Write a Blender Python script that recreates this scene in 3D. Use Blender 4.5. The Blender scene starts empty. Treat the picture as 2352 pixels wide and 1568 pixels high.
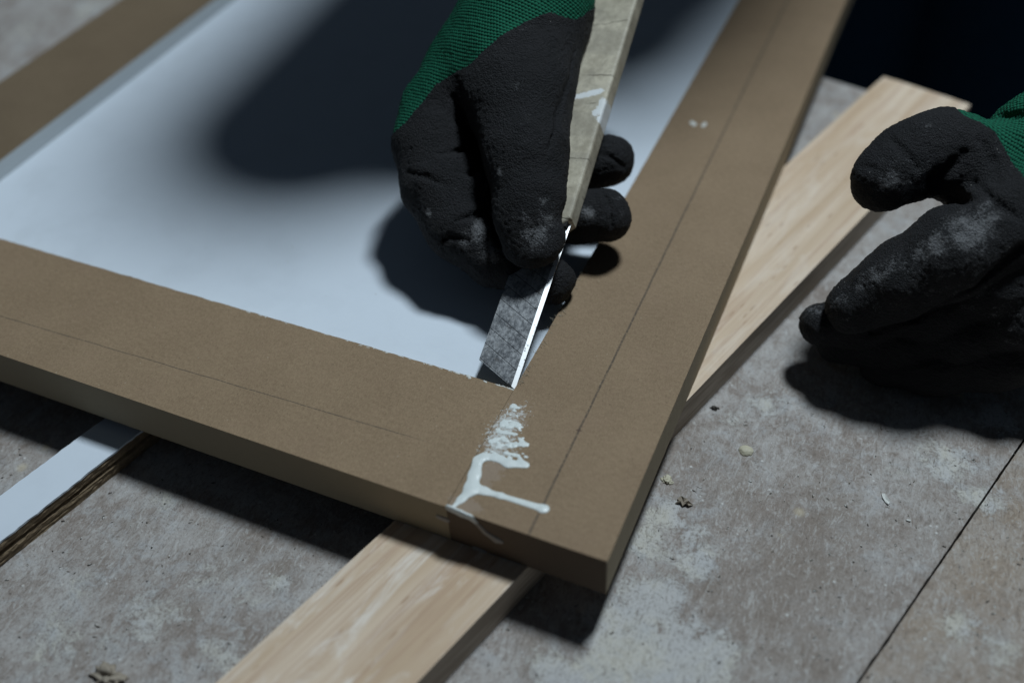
import bpy, bmesh, math, random
import numpy as np
from mathutils import Vector, Matrix, noise as mnoise

random.seed(7)
rng = np.random.default_rng(7)
scene = bpy.context.scene
col = scene.collection
MM = 0.001

# ------------------------------------------------------------------ camera geometry
# World: X right, Y away along the frame stile, Z up; z = 0 is the top face of the frame,
# the origin is the inner corner where the blade tip rests.
W0, H0 = 2352.0, 1568.0
CX, CY = W0 / 2, H0 / 2
V1 = np.array([2625.0, -1600.0]); V2 = np.array([-5494.0, -1058.0])
FPX = math.sqrt(-float(np.dot(V1 - [CX, CY], V2 - [CX, CY])))
def cray(p):
    d = np.array([p[0] - CX, -(p[1] - CY), -FPX]); return d / np.linalg.norm(d)
AY = cray(V1); AX = -cray(V2); AZ = np.cross(AX, AY)
ROT = np.array([AX, AY, AZ])
def wray(px, py): return ROT @ cray((px, py))
CAM = -wray(1182, 893) * 0.39
def PZ(px, py, z):            # point on the horizontal plane z seen at photo pixel
    r = wray(px, py); return CAM + r * ((z - CAM[2]) / r[2])
def PD(px, py, d):            # point at distance d
    return CAM + wray(px, py) * d

T_FRAME = 0.0205
Z_TABLE = -0.037
Z_PANEL = -0.007

# knife frame: along the blade, across it, and its normal
eT = PD(1305, 530, .415); e_u = eT / np.linalg.norm(eT); EL = np.linalg.norm(eT)
sv = np.array([-19.1, 8.3, 1.3]) * MM
n_b = np.cross(e_u, sv); n_b /= np.linalg.norm(n_b)
if n_b[2] < 0: n_b = -n_b
w_b = np.cross(n_b, e_u); w_b /= np.linalg.norm(w_b)
if w_b @ sv < 0: w_b = -w_b
BW = float(sv @ w_b); BS = float(sv @ e_u)
def knife_xy(px, py):
    r = wray(px, py); p = CAM + r * (-(CAM @ n_b) / (r @ n_b)); return (float(p @ e_u), float(p @ w_b))

# ------------------------------------------------------------------ helpers
def link(o, parent=None):
    col.objects.link(o)
    if parent is not None:
        o.parent = parent
    return o
def tag(o, label=None, cat=None, group=None, kind=None):
    if label: o['label'] = label
    if cat: o['category'] = cat
    if group: o['group'] = group
    if kind: o['kind'] = kind
    return o
def mesh_obj(name, verts, faces, mat, parent=None, smooth=False):
    me = bpy.data.meshes.new(name)
    me.from_pydata([tuple(map(float, v)) for v in verts], [], [tuple(map(int, f)) for f in faces])
    me.update()
    if mat: me.materials.append(mat)
    if smooth:
        me.polygons.foreach_set('use_smooth', [True] * len(me.polygons))
    return link(bpy.data.objects.new(name, me), parent)
def empty(name, loc=(0, 0, 0)):
    o = bpy.data.objects.new(name, None); o.location = loc; o.empty_display_size = 0.02
    return link(o)
def bm_obj(name, bm, mat, parent=None, smooth=False):
    bmesh.ops.recalc_face_normals(bm, faces=bm.faces[:])
    me = bpy.data.meshes.new(name); bm.to_mesh(me); bm.free()
    if mat: me.materials.append(mat)
    if smooth:
        me.polygons.foreach_set('use_smooth', [True] * len(me.polygons))
    return link(bpy.data.objects.new(name, me), parent)

def prism(name, poly, z0, z1, mat, parent=None, bevel=0.0004, rough=0.0, seg=0.0, seed=0, only=None):
    """vertical prism over the polygon poly [(x,y)], edges optionally broken up and roughened"""
    pts = []
    n = len(poly)
    for i in range(n):
        a = np.array(poly[i], float); b = np.array(poly[(i + 1) % n], float)
        k = max(1, int(np.linalg.norm(b - a) / seg)) if seg else 1
        nrm = np.array([b[1] - a[1], a[0] - b[0]]); nrm /= max(np.linalg.norm(nrm), 1e-9)
        for j in range(k):
            p = a + (b - a) * j / k
            if rough and j and (only is None or i in only):
                p = p + nrm * rough * (mnoise.noise(Vector((p[0] * 260, p[1] * 260, seed))) + .6 * mnoise.noise(Vector((p[0] * 900, p[1] * 900, seed + 5))))
            pts.append(p)
    bm = bmesh.new()
    top = [bm.verts.new((p[0], p[1], z1)) for p in pts]
    bot = [bm.verts.new((p[0], p[1], z0)) for p in pts]
    m = len(pts)
    tf = bm.faces.new(top); bm.faces.new(bot[::-1])
    for i in range(m):
        bm.faces.new((top[i], bot[i], bot[(i + 1) % m], top[(i + 1) % m]))
    if bevel:
        es = [e for e in bm.edges if all(v in set(top) for v in e.verts)]
        bmesh.ops.bevel(bm, geom=es, offset=bevel, segments=2, affect='EDGES', profile=.5)
    return bm_obj(name, bm, mat, parent)

# ------------------------------------------------------------------ node helpers
class NT:
    def __init__(s, name):
        s.m = bpy.data.materials.new(name); s.m.use_nodes = True
        s.t = s.m.node_tree; s.t.nodes.clear()
        s.out = s.t.nodes.new('ShaderNodeOutputMaterial')
        s.b = s.t.nodes.new('ShaderNodeBsdfPrincipled')
        s.t.links.new(s.b.outputs[0], s.out.inputs[0])
        s.tc = s.t.nodes.new('ShaderNodeTexCoord').outputs['Object']
    def n(s, ty, **kw):
        x = s.t.nodes.new(ty)
        for k, v in kw.items(): setattr(x, k, v)
        return x
    def put(s, sock, v):
        if isinstance(v, bpy.types.NodeSocket): s.t.links.new(v, sock)
        elif isinstance(v, (tuple, list)):
            sock.default_value = (*v, 1) if len(v) == 3 and sock.type == 'RGBA' else v
        else: sock.default_value = v
    def math(s, op, a, b=0.0, c=None, clamp=False):
        x = s.n('ShaderNodeMath', operation=op, use_clamp=clamp)
        s.put(x.inputs[0], a); s.put(x.inputs[1], b)
        if c is not None: s.put(x.inputs[2], c)
        return x.outputs[0]
    def mapping(s, scale=(1, 1, 1), rot=(0, 0, 0), loc=(0, 0, 0), src=None):
        x = s.n('ShaderNodeMapping'); s.put(x.inputs[0], src or s.tc)
        x.inputs['Location'].default_value = loc; x.inputs['Rotation'].default_value = rot; x.inputs['Scale'].default_value = scale
        return x.outputs[0]
    def noise(s, scale, detail=4, rough=.55, vec=None, dist=0.0):
        x = s.n('ShaderNodeTexNoise'); s.put(x.inputs['Vector'], vec or s.tc)
        x.inputs['Scale'].default_value = scale; x.inputs['Detail'].default_value = detail
        x.inputs['Roughness'].default_value = rough; x.inputs['Distortion'].default_value = dist
        return x.outputs['Fac']
    def voro(s, scale, vec=None, feature='F1', rand=1.0):
        x = s.n('ShaderNodeTexVoronoi', feature=feature); s.put(x.inputs['Vector'], vec or s.tc)
        x.inputs['Scale'].default_value = scale; x.inputs['Randomness'].default_value = rand
        return x.outputs['Distance']
    def step(s, v, lo, hi, a=0.0, b=1.0):
        x = s.n('ShaderNodeMapRange', interpolation_type='SMOOTHSTEP')
        s.put(x.inputs[0], v)
        for i, q in enumerate((lo, hi, a, b)): x.inputs[i + 1].default_value = q
        return x.outputs[0]
    def mix(s, f, a, b, mode='MIX'):
        x = s.n('ShaderNodeMix', data_type='RGBA', blend_type=mode)
        s.put(x.inputs[0], f); s.put(x.inputs[6], a); s.put(x.inputs[7], b)
        return x.outputs[2]
    def attr(s, name):
        return s.n('ShaderNodeAttribute', attribute_name=name).outputs['Fac']
    def bump(s, h, strength, dist, normal=None):
        x = s.n('ShaderNodeBump'); s.put(x.inputs['Height'], h)
        x.inputs['Strength'].default_value = strength; x.inputs['Distance'].default_value = dist
        if normal is not None: s.put(x.inputs['Normal'], normal)
        return x.outputs[0]
    def line(s, p0, p1, width, wob=.00012, vec=None):
        """mask (1 on the line) for an infinite line through p0, p1 in object XY"""
        p0 = np.array(p0[:2]); p1 = np.array(p1[:2]); d = p1 - p0; d /= np.linalg.norm(d); nn = np.array([-d[1], d[0]])
        v = s.n('ShaderNodeVectorMath', operation='DOT_PRODUCT'); s.put(v.inputs[0], vec or s.tc)
        v.inputs[1].default_value = (nn[0], nn[1], 0)
        w = s.math('MULTIPLY_ADD', s.noise(60, 2), wob * 6, -wob * 3)
        dist = s.math('ABSOLUTE', s.math('ADD', s.math('SUBTRACT', v.outputs['Value'], float(nn @ p0)), w))
        return s.step(dist, width * .35, width, 1, 0), v
    def sep(s, vec=None):
        x = s.n('ShaderNodeSeparateXYZ'); s.put(x.inputs[0], vec or s.tc); return x.outputs
    def spot(s, c, r, ang=0.0, rag=.9, sc=300, vec=None):
        """ragged elliptical mark in object XY"""
        x, y, z = s.sep(vec)
        ca, sa = math.cos(ang), math.sin(ang)
        dx = s.math('SUBTRACT', x, float(c[0])); dy = s.math('SUBTRACT', y, float(c[1]))
        u = s.math('DIVIDE', s.math('ADD', s.math('MULTIPLY', dx, ca), s.math('MULTIPLY', dy, sa)), r[0])
        v = s.math('DIVIDE', s.math('SUBTRACT', s.math('MULTIPLY', dy, ca), s.math('MULTIPLY', dx, sa)), r[1])
        d = s.math('SQRT', s.math('ADD', s.math('MULTIPLY', u, u), s.math('MULTIPLY', v, v)))
        d = s.math('ADD', d, s.math('MULTIPLY', s.math('SUBTRACT', s.noise(sc, 5, .75), .5), rag * 3))
        return s.step(d, .85, 1.1, 1, 0)
    def set(s, color=None, rough=None, normal=None, metallic=None, spec=None, sheen=None):
        if color is not None: s.put(s.b.inputs['Base Color'], color)
        if rough is not None: s.put(s.b.inputs['Roughness'], rough)
        if normal is not None: s.put(s.b.inputs['Normal'], normal)
        if metallic is not None: s.put(s.b.inputs['Metallic'], metallic)
        if spec is not None: s.put(s.b.inputs['Specular IOR Level'], spec)
        if sheen is not None:
            s.b.inputs['Sheen Weight'].default_value = sheen; s.b.inputs['Sheen Roughness'].default_value = .5
        return s.m

# ------------------------------------------------------------------ materials
def fibreboard(name, tint=(1, 1, 1), lines=(), edge=False):
    s = NT(name)
    c0 = tuple(a * b for a, b in zip((.196, .137, .086), tint)); c1 = tuple(a * b for a, b in zip((.298, .217, .140), tint))
    blot = s.noise(28, 4, .6)
    fib = s.noise(1500, 3, .7, s.mapping((1, .45, 1), (0, 0, .5)))
    fib2 = s.noise(700, 4, .7, s.mapping((.5, 1, 1), (0, 0, .3)))
    f = s.math('ADD', s.math('MULTIPLY_ADD', blot, .35, .075), s.math('ADD', s.math('MULTIPLY', fib, .55), s.math('MULTIPLY', fib2, .45)))
    c = s.mix(s.step(f, .48, 1.02), c0, c1)
    grain = s.noise(2400, 3, .7)
    c = s.mix(s.math('MULTIPLY', s.step(grain, .52, .68), .22), c, tuple(x * 1.35 for x in c1))
    c = s.mix(s.math('MULTIPLY', s.step(grain, .34, .46, 1, 0), .25), c, tuple(x * .5 for x in c0))
    pink = s.step(s.noise(45, 3), .5, .8)
    c = s.mix(s.math('MULTIPLY', pink, .25), c, tuple(a * b for a, b in zip((.26, .18, .125), tint)))
    speck = s.step(s.voro(420), .05, .16, 1, 0)
    gate = s.step(s.noise(600, 1), .50, .60)
    c = s.mix(s.math('MULTIPLY', s.math('MULTIPLY', speck, gate), .6), c, (.07, .05, .035))
    spw = s.math('MULTIPLY', s.step(s.voro(300, s.mapping(loc=(3, 1, 2))), .04, .12, 1, 0), s.step(s.noise(380, 1, .5, s.mapping(loc=(9, 2, 1))), .56, .64))
    c = s.mix(s.math('MULTIPLY', spw, .5), c, (.50, .43, .34))
    h = s.math('ADD', fib, s.math('MULTIPLY', fib2, .6))
    for (q, r_, an) in ((PZ(1160, 985, 0), (.0055, .0115), -.1), (PZ(1130, 1080, 0), (.004, .007), 0), (PZ(1070, 1160, 0), (.006, .003), 0)):
        c = s.mix(s.math('MULTIPLY', s.spot(q, r_, an, 1.3, 420), .40), c, tuple(a * b for a, b in zip((.33, .27, .225), tint)))
    for (q, r_, an) in ((PZ(1162, 975, 0), (.0035, .0075), -.2), (PZ(1150, 1020, 0), (.0045, .0055), 0)):
        c = s.mix(s.math('MULTIPLY', s.spot(q, r_, an, 2.6, 620), .75), c, (.56, .58, .57))
    for (p0, p1, w, lim) in lines:
        m, _ = s.line(p0, p1, w)
        m = s.math('MULTIPLY', m, s.step(s.noise(900, 2), .3, .55, .35, 1))
        m = s.math('MULTIPLY', m, s.step(s.sep()[2], -.0016, -.0008))
        if lim is not None:
            ax, lo, hi = lim
            q = s.sep()[ax]
            m = s.math('MULTIPLY', m, s.step(q, lo, hi, 1, 0))
        c = s.mix(s.math('MULTIPLY', m, .75), c, (.06, .052, .045))
    g2 = s.n('ShaderNodeNewGeometry'); nzz = s.math('ABSOLUTE', s.sep(g2.outputs['Normal'])[2])
    sidef = s.step(nzz, .3, .7, 1, 0)
    c = s.mix(s.math('MULTIPLY', sidef, .65), c, tuple(a * b for a, b in zip((.36, .315, .225), tint)))  # upright faces lightened: side and bounce light put into the colour
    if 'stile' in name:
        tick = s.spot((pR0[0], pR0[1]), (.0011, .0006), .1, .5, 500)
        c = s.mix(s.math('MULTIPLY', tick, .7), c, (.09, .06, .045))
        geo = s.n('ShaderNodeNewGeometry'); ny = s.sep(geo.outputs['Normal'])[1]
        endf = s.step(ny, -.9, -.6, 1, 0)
        c = s.mix(s.math('MULTIPLY', endf, .8), c, (.095, .062, .045))  # darker end: raw end grain, plus the lack of bounce light painted in
    if edge:
        lay = s.noise(1, 3, .6, s.mapping((30, 30, 900)))
        c = s.mix(s.math('MULTIPLY', s.step(lay, .35, .7), .5), c, (.17, .13, .085))
    return s.set(c, .85, s.bump(h, .35, .0004), spec=.25)

def wood_mat():
    s = NT('pale_wood')
    ang = math.atan2(.955, .295)
    v = s.mapping((1, 1, 1), (0, 0, -ang))           # x' runs along the grain
    warp = s.noise(9, 3, .5, v)
    g1 = s.noise(1, 5, .62, s.mapping((7, 210, 60), (0, 0, 0), src=v), 1.2)
    g2 = s.noise(1, 4, .6, s.mapping((25, 900, 200), (0, 0, 0), src=v))
    ring = s.noise(1, 2, .5, s.mapping((3.5, 60, 20), (0, 0, 0), (2, 7, 0), src=v), .8)
    c = s.mix(s.step(ring, .35, .68), (.53, .395, .27), (.67, .545, .42))
    c = s.mix(s.math('MULTIPLY', s.step(g1, .48, .68), .62), c, (.43, .285, .195))
    c = s.mix(s.math('MULTIPLY', s.step(g2, .5, .75), .30), c, (.40, .29, .20))
    fleck = s.math('MULTIPLY', s.step(s.voro(1, s.mapping((70, 330, 100), src=v)), .10, .22, 1, 0), s.step(s.noise(60, 2), .42, .56))
    c = s.mix(s.math('MULTIPLY', fleck, .6), c, (.33, .20, .12))
    pale = s.math('MULTIPLY', s.step(s.noise(1, 4, .7, s.mapping((26, 110, 30), loc=(4, 4, 4), src=v), .9), .46, .70), s.step(s.sep()[1], -.05, .02, 1, .35))
    c = s.mix(s.math('MULTIPLY', pale, .6), c, (.84, .80, .74))
    dirt = s.step(s.noise(38, 5, .7), .62, .8)
    c = s.mix(s.math('MULTIPLY', dirt, .35), c, (.35, .33, .29))
    h = s.math('ADD', g1, s.math('MULTIPLY', g2, .8))
    # greyer, rougher on the sawn sides
    geo = s.n('ShaderNodeNewGeometry'); nz = s.sep(geo.outputs['Normal'])[2]
    side = s.step(s.math('ABSOLUTE', nz), .4, .8, 1, 0)
    zz = s.noise(1, 4, .65, s.mapping((40, 40, 600)))
    sc = s.mix(s.step(zz, .35, .7), (.32, .26, .20), (.52, .44, .36))
    c = s.mix(side, c, sc)
    return s.set(c, .7, s.bump(h, .3, .0004), spec=.3)

def white_board(name, base=(.64, .71, .79)):
    s = NT(name)
    b = s.noise(35, 4, .6)
    c = s.mix(s.math('MULTIPLY', s.step(b, .45, .75), .5), base, tuple(x * .9 for x in base))
    sm = s.math('MULTIPLY', s.step(s.noise(16, 6, .75, s.mapping((1, .5, 1), (0, 0, .6))), .56, .7), .35)
    c = s.mix(sm, c, (base[0] * .84, base[1] * .84, base[2] * .82))
    sp = s.math('MULTIPLY', s.step(s.voro(150), .03, .08, 1, 0), s.step(s.noise(130, 1), .60, .66))
    c = s.mix(s.math('MULTIPLY', sp, .45), c, (.28, .27, .24))
    sp2 = s.math('MULTIPLY', s.step(s.voro(620), .06, .14, 1, 0), s.step(s.noise(210, 1), .55, .62))
    c = s.mix(s.math('MULTIPLY', sp2, .25), c, (.4, .4, .38))
    h = s.noise(420, 3, .6)
    return s.set(c, .62, s.bump(h, .12, .0004), spec=.3)

def table_mat():
    s = NT('stained_board')
    pl = s.attr('plaster'); br = s.attr('brown')
    n1 = s.noise(34, 7, .68, dist=.4); n2 = s.noise(150, 7, .75, dist=.6); n3 = s.noise(900, 4, .75); nf = s.noise(420, 5, .8, s.mapping((1, .4, 1), (0, 0, .9)), 1.5)
    base = s.mix(s.step(s.math('ADD', s.math('MULTIPLY', n1, .55), s.math('MULTIPLY', n2, .45)), .38, .62), (.255, .215, .19), (.43, .41, .395))
    base = s.mix(s.math('MULTIPLY', br, .85), base, s.mix(s.attr('tan'), (.235, .197, .168), (.31, .24, .175)))
    # plaster / paint residue with its own torn outline
    e = s.math('ADD', pl, s.math('ADD', s.math('MULTIPLY', s.math('SUBTRACT', n2, .5), 1.3), s.math('MULTIPLY', s.math('SUBTRACT', n3, .5), .6)))
    m = s.step(e, .40, .68)
    pc = s.mix(s.step(n1, .4, .6), (.50, .505, .505), (.53, .515, .455))
    base = s.mix(s.math('MULTIPLY', m, .85), base, pc)
    haze = s.step(s.noise(75, 6, .75, s.mapping(loc=(1, 5, 2)), .5), .47, .68)
    base = s.mix(s.math('MULTIPLY', haze, s.math('MULTIPLY_ADD', br, -.45, .6)), base, (.43, .445, .46))
    # fine mineral grain
    base = s.mix(s.math('MULTIPLY', s.step(nf, .50, .66), .6), base, (.53, .53, .52))
    base = s.mix(s.math('MULTIPLY', s.step(nf, .36, .47, 1, 0), .52), base, (.15, .125, .105))
    base = s.mix(s.math('MULTIPLY', s.step(n3, .38, .46, 1, 0), .45), base, (.15, .125, .105))
    # dark pits, pale crumbs, yellow spots
    d1 = s.math('MULTIPLY', s.step(s.voro(190), .05, .13, 1, 0), s.step(s.noise(120, 1), .60, .66))
    base = s.mix(s.math('MULTIPLY', d1, .9), base, (.05, .045, .04))
    d2 = s.math('MULTIPLY', s.step(s.voro(240, s.mapping(loc=(.3, .2, .1))), .07, .2, 1, 0), s.step(s.noise(90, 2, .5, s.mapping(loc=(2, 3, 4))), .54, .64))
    base = s.mix(s.math('MULTIPLY', d2, .8), base, (.63, .63, .61))
    d3 = s.math('MULTIPLY', s.step(s.voro(60, s.mapping(loc=(.5, .1, .3))), .05, .2, 1, 0), s.step(s.noise(40, 1, .5, s.mapping(loc=(5, 3, 4))), .58, .66))
    base = s.mix(s.math('MULTIPLY', d3, .5), base, (.55, .47, .32))
    h = s.math('ADD', s.math('MULTIPLY', nf, .8), s.math('ADD', s.math('MULTIPLY', n3, .8), s.math('ADD', s.math('MULTIPLY', m, .35), s.math('SUBTRACT', s.math('MULTIPLY', d2, .8), d1))))
    return s.set(base, .78, s.bump(h, .7, .0005), spec=.3)

def glove_mat():
    s = NT('black_foam_coating')
    d = s.attr('dust_light')
    pil = s.noise(1500, 4, .75); pil2 = s.voro(1300)
    fine = s.noise(2600, 2, .6)
    c = s.mix(s.step(s.noise(70, 3), .35, .7), (.0075, .0082, .0100), (.0130, .0132, .0155))
    c = s.mix(s.math('MULTIPLY', s.step(pil, .50, .70), .55), c, (.038, .040, .047))
    e = s.math('ADD', s.math('MULTIPLY', d, .9), s.math('ADD', s.math('MULTIPLY', s.math('SUBTRACT', pil, .5), 1.5), s.math('MULTIPLY', s.math('SUBTRACT', s.noise(260, 4, .7), .5), 1.6)))
    m = s.math('MULTIPLY', s.step(e, .38, 1.0), s.step(d, .02, .25))
    c = s.mix(s.math('MULTIPLY', m, .85), c, (.22, .225, .235))
    lint = s.math('MULTIPLY', s.step(s.voro(260, s.mapping((1, .6, .8))), .03, .07, 1, 0), s.step(s.noise(160, 1), .55, .61))
    c = s.mix(s.math('MULTIPLY', lint, .7), c, (.36, .35, .33))
    h = s.math('ADD', pil, s.math('SUBTRACT', s.math('MULTIPLY', fine, .3), s.math('MULTIPLY', pil2, .5)))
    return s.set(c, .72, s.bump(h, 1.0, .0011), spec=.34)

def knit_mat():
    s = NT('green_knit')
    uv = s.n('ShaderNodeUVMap', uv_map='UVMap').outputs[0]
    u, v, _ = s.sep(uv)
    pu, pv = .0016, .00145
    wob = s.noise(150, 2)
    vv = s.math('MULTIPLY_ADD', wob, .0007, v)
    vr = s.math('DIVIDE', vv, pv)
    row = s.math('FLOOR', vr)
    uo = s.math('ADD', s.math('DIVIDE', u, pu), s.math('MULTIPLY', row, .5))
    fu = s.math('ABSOLUTE', s.math('SUBTRACT', s.math('FRACT', uo), .5))       # 0 mid .5 edge
    fv = s.math('ABSOLUTE', s.math('SUBTRACT', s.math('FRACT', s.math('ADD', vr, s.math('MULTIPLY', fu, .5))), .5))
    hh = s.math('SUBTRACT', 1.0, s.math('ADD', s.math('MULTIPLY', s.math('POWER', s.math('MULTIPLY', fv, 2), 2), .9), s.math('MULTIPLY', s.math('POWER', s.math('MULTIPLY', fu, 2), 4), .45)))
    yarn = s.noise(3200, 2, .6)
    gap = s.step(hh, .1, .5, 1, 0)
    c = s.mix(s.noise(900, 2), (.003, .082, .045), (.006, .130, .072))
    c = s.mix(s.math('MULTIPLY', gap, .7), c, (.003, .022, .016))
    h = s.math('ADD', hh, s.math('MULTIPLY', yarn, .3))
    return s.set(c, .8, s.bump(h, 1.0, .0006), spec=.2)

def steel_mat():
    s = NT('scratched_steel')
    # object space: x along the blade from the tip, y across from the cutting edge to the spine
    x, y, z = s.sep()
    a = s.noise(110, 6, .7, dist=.5); b = s.noise(620, 5, .75); sc = s.noise(1, 4, .7, s.mapping((90, 1800, 90), (0, 0, .55)))
    t = s.math('ADD', s.math('MULTIPLY', a, .45), s.math('ADD', s.math('MULTIPLY', b, .45), s.math('MULTIPLY', sc, .12)))
    c = s.mix(s.step(t, .40, .62), (.14, .15, .165), (.52, .54, .56))
    c = s.mix(s.math('MULTIPLY', s.step(s.noise(210, 5, .7, s.mapping(loc=(1, 2, 3))), .56, .72), .5), c, (.24, .20, .16))
    q = s.math('MULTIPLY_ADD', y, -0.52, x)                 # snap score lines
    fr = s.math('ABSOLUTE', s.math('SUBTRACT', s.math('FRACT', s.math('ADD', s.math('DIVIDE', q, .00665), .5)), .5))
    ln = s.step(fr, .014, .032, 1, 0)
    c = s.mix(s.math('MULTIPLY', ln, .85), c, (.03, .03, .033))
    hair = s.math('MULTIPLY', s.step(s.noise(1, 1, .5, s.mapping((25, 1500, 50), (0, 0, .9))), .70, .73), s.step(y, .002, .007, 1, 0))
    c = s.mix(s.math('MULTIPLY', hair, .8), c, (.85, .85, .85))
    h = s.math('SUBTRACT', s.math('MULTIPLY', b, .5), s.math('MULTIPLY', ln, 1.5))
    return s.set(c, s.step(b, .3, .7, .42, .62), s.bump(h, .5, .0003), metallic=.55, spec=.4)

def bevel_mat():
    s = NT('ground_edge_steel')
    n = s.noise(420, 5, .8)
    nick = s.math('MULTIPLY', s.step(s.voro(600), .10, .3, 1, 0), s.step(s.noise(210, 3, .6), .44, .54))
    c = s.mix(s.math('MULTIPLY', nick, .9), (.95, .96, .97), (.18, .18, .18))
    return s.set(c, .40, s.bump(n, .06, .0003), metallic=.85)

def handle_mat():
    s = NT('taped_handle')
    x, y, z = s.sep()
    a = s.noise(60, 6, .7, dist=.6); b = s.noise(300, 5, .75)
    c = s.mix(s.step(s.math('ADD', s.math('MULTIPLY', a, .6), s.math('MULTIPLY', b, .4)), .38, .64), (.36, .325, .25), (.60, .555, .44))
    # alternate tape turns are browner
    band = s.step(s.noise(1, 1, .5, s.mapping((70, 3, 1))), .48, .54)
    c = s.mix(s.math('MULTIPLY', band, .30), c, (.27, .25, .21))
    w = s.math('MULTIPLY_ADD', s.noise(40, 3), .0085, x)
    w = s.math('MULTIPLY_ADD', y, .18, w)
    fr = s.math('ABSOLUTE', s.math('SUBTRACT', s.math('FRACT', s.math('DIVIDE', w, .0145)), .5))
    ln = s.math('MULTIPLY', s.step(fr, .005, .030, 1, 0), s.step(s.noise(120, 2), .42, .60))
    c = s.mix(s.math('MULTIPLY', s.step(s.noise(75, 5, .7, s.mapping(loc=(3, 3, 1))), .50, .68), .45), c, (.22, .20, .165))
    c = s.mix(s.math('MULTIPLY', ln, .7), c, (.085, .075, .06))
    d = s.math('MULTIPLY', s.step(s.noise(26, 6, .75, s.mapping(loc=(.31, 0, 0))), .60, .66), 1.0)
    c = s.mix(s.math('MULTIPLY', d, .4), c, (.62, .61, .56))
    for (q, r_, an) in (((1352, 228), (.0075, .0016), -1.2), ((1370, 222), (.004, .0014), -1.3), ((1388, 258), (.0055, .0028), .1), ((1372, 268), (.0018, .0014), 0), ((1383, 283), (.002, .0014), 0)):
        c = s.mix(s.math('MULTIPLY', s.spot(knife_xy(*q), r_, an, .7, 420), .9), c, (.74, .78, .80))
    sm = s.math('MULTIPLY', s.step(s.voro(700), .08, .2, 1, 0), s.step(s.noise(200, 1), .52, .6))
    c = s.mix(s.math('MULTIPLY', sm, .6), c, (.10, .09, .075))
    h = s.math('SUBTRACT', b, s.math('MULTIPLY', ln, 1.2))
    return s.set(c, .5, s.bump(h, .35, .0004), spec=.4)

def plain(name, c, rough=.8, var=.15, scale=60, spec=.3, bump=.2, bs=600):
    s = NT(name)
    cc = s.mix(s.noise(scale, 4, .6), tuple(x * (1 - var) for x in c), tuple(min(1, x * (1 + var)) for x in c))
    return s.set(cc, rough, s.bump(s.noise(bs, 3), bump, .0004), spec=spec)

def glue_mat():
    s = NT('wet_white_glue')
    c = s.mix(s.noise(180, 4), (.60, .66, .66), (.72, .76, .74))
    s.b.inputs['Subsurface Weight'].default_value = .0
    return s.set(c, s.step(s.noise(300, 3), .35, .65, .25, .55), s.bump(s.noise(700, 4, .7), .35, .0004), spec=.45)

M = {}
pR0, pR1 = PZ(1330, 988, 0), PZ(1780, 60, 0)
pL0, pL1 = PZ(0, 725, 0), PZ(850, 975, 0)
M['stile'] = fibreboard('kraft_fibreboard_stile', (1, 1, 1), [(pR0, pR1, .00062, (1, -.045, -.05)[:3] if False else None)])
M['rail'] = fibreboard('kraft_fibreboard_rail', (1.03, 1.03, 1.02), [(pL0, pL1, .00032, (0, -.04, -.012))])
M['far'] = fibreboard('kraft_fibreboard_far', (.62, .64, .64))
M['wood'] = wood_mat()
M['white'] = white_board('white_laminate')
M['white_shaded'] = white_board('shaded_white_paint', (.36, .40, .43))  # white paint darkened to grey: shade on the side face put into the colour
M['table'] = table_mat()
M['glove'] = glove_mat()
M['knit'] = knit_mat()
M['steel'] = steel_mat()
M['bevel'] = bevel_mat()
M['handle'] = handle_mat()
M['glue'] = glue_mat()
M['glue_thin'] = plain('thin_glue_film', (.32, .30, .28), .35, .25, 200)
M['chip'] = plain('raw_chipboard_edge', (.24, .18, .115), .9, .6, 450, bump=.8, bs=900)
M['navy'] = plain('blue_trousers', (.05, .13, .22), .9, .3, 200)
M['shirt'] = plain('dark_shirt', (.02, .022, .028), .9, .2, 200)
M['skin'] = plain('brown_skin', (.13, .06, .038), .55, .12, 90, bump=.1)
M['hair'] = plain('black_hair', (.012, .01, .01), .6, .2, 300)
M['dry_glue'] = plain('dried_glue', (.50, .47, .36), .5, .12, 300)
M['flake'] = plain('paint_flake', (.62, .63, .60), .6, .1, 300)
M['crumb'] = plain('plaster_crumb', (.30, .26, .21), .8, .3, 500)
M['dark_crumb'] = plain('dark_crumb', (.05, .045, .038), .8, .3, 500)
M['floor'] = plain('dark_floor', (.03, .03, .032), .9, .2, 5)
M['leg'] = plain('table_leg_wood', (.22, .16, .1), .8, .2, 30)
M['fibre'] = plain('fibre', (.5, .45, .36), .8, .1, 100)
M['dark_plastic'] = plain('dark_slot', (.02, .02, .02), .5, .1, 100)

# ------------------------------------------------------------------ SDF modelling
def smin(a, b, k):
    h = np.clip(.5 + .5 * (b - a) / k, 0, 1)
    return b + (a - b) * h - k * h * (1 - h)
def cap(P, a, b, ra, rb):
    a = np.asarray(a, np.float32); b = np.asarray(b, np.float32)
    ba = b - a; pa = P - a
    h = np.clip((pa @ ba) / max(float(ba @ ba), 1e-12), 0, 1)
    return np.linalg.norm(pa - h[:, None] * ba, axis=1) - (ra + (rb - ra) * h)
def chain(P, pts, k=.006):
    """pts: list of (position, radius)"""
    d = None
    for (a, ra), (b, rb) in zip(pts[:-1], pts[1:]):
        c = cap(P, a, b, ra, rb)
        d = c if d is None else smin(d, c, k)
    return d
def ellip(P, c, r, R=None):
    q = P - np.asarray(c, np.float32)
    if R is not None: q = q @ np.asarray(R, np.float32)
    r = np.asarray(r, np.float32)
    k0 = np.linalg.norm(q / r, axis=1); k1 = np.linalg.norm(q / (r * r), axis=1)
    return k0 * (k0 - 1) / np.maximum(k1, 1e-9)

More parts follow.
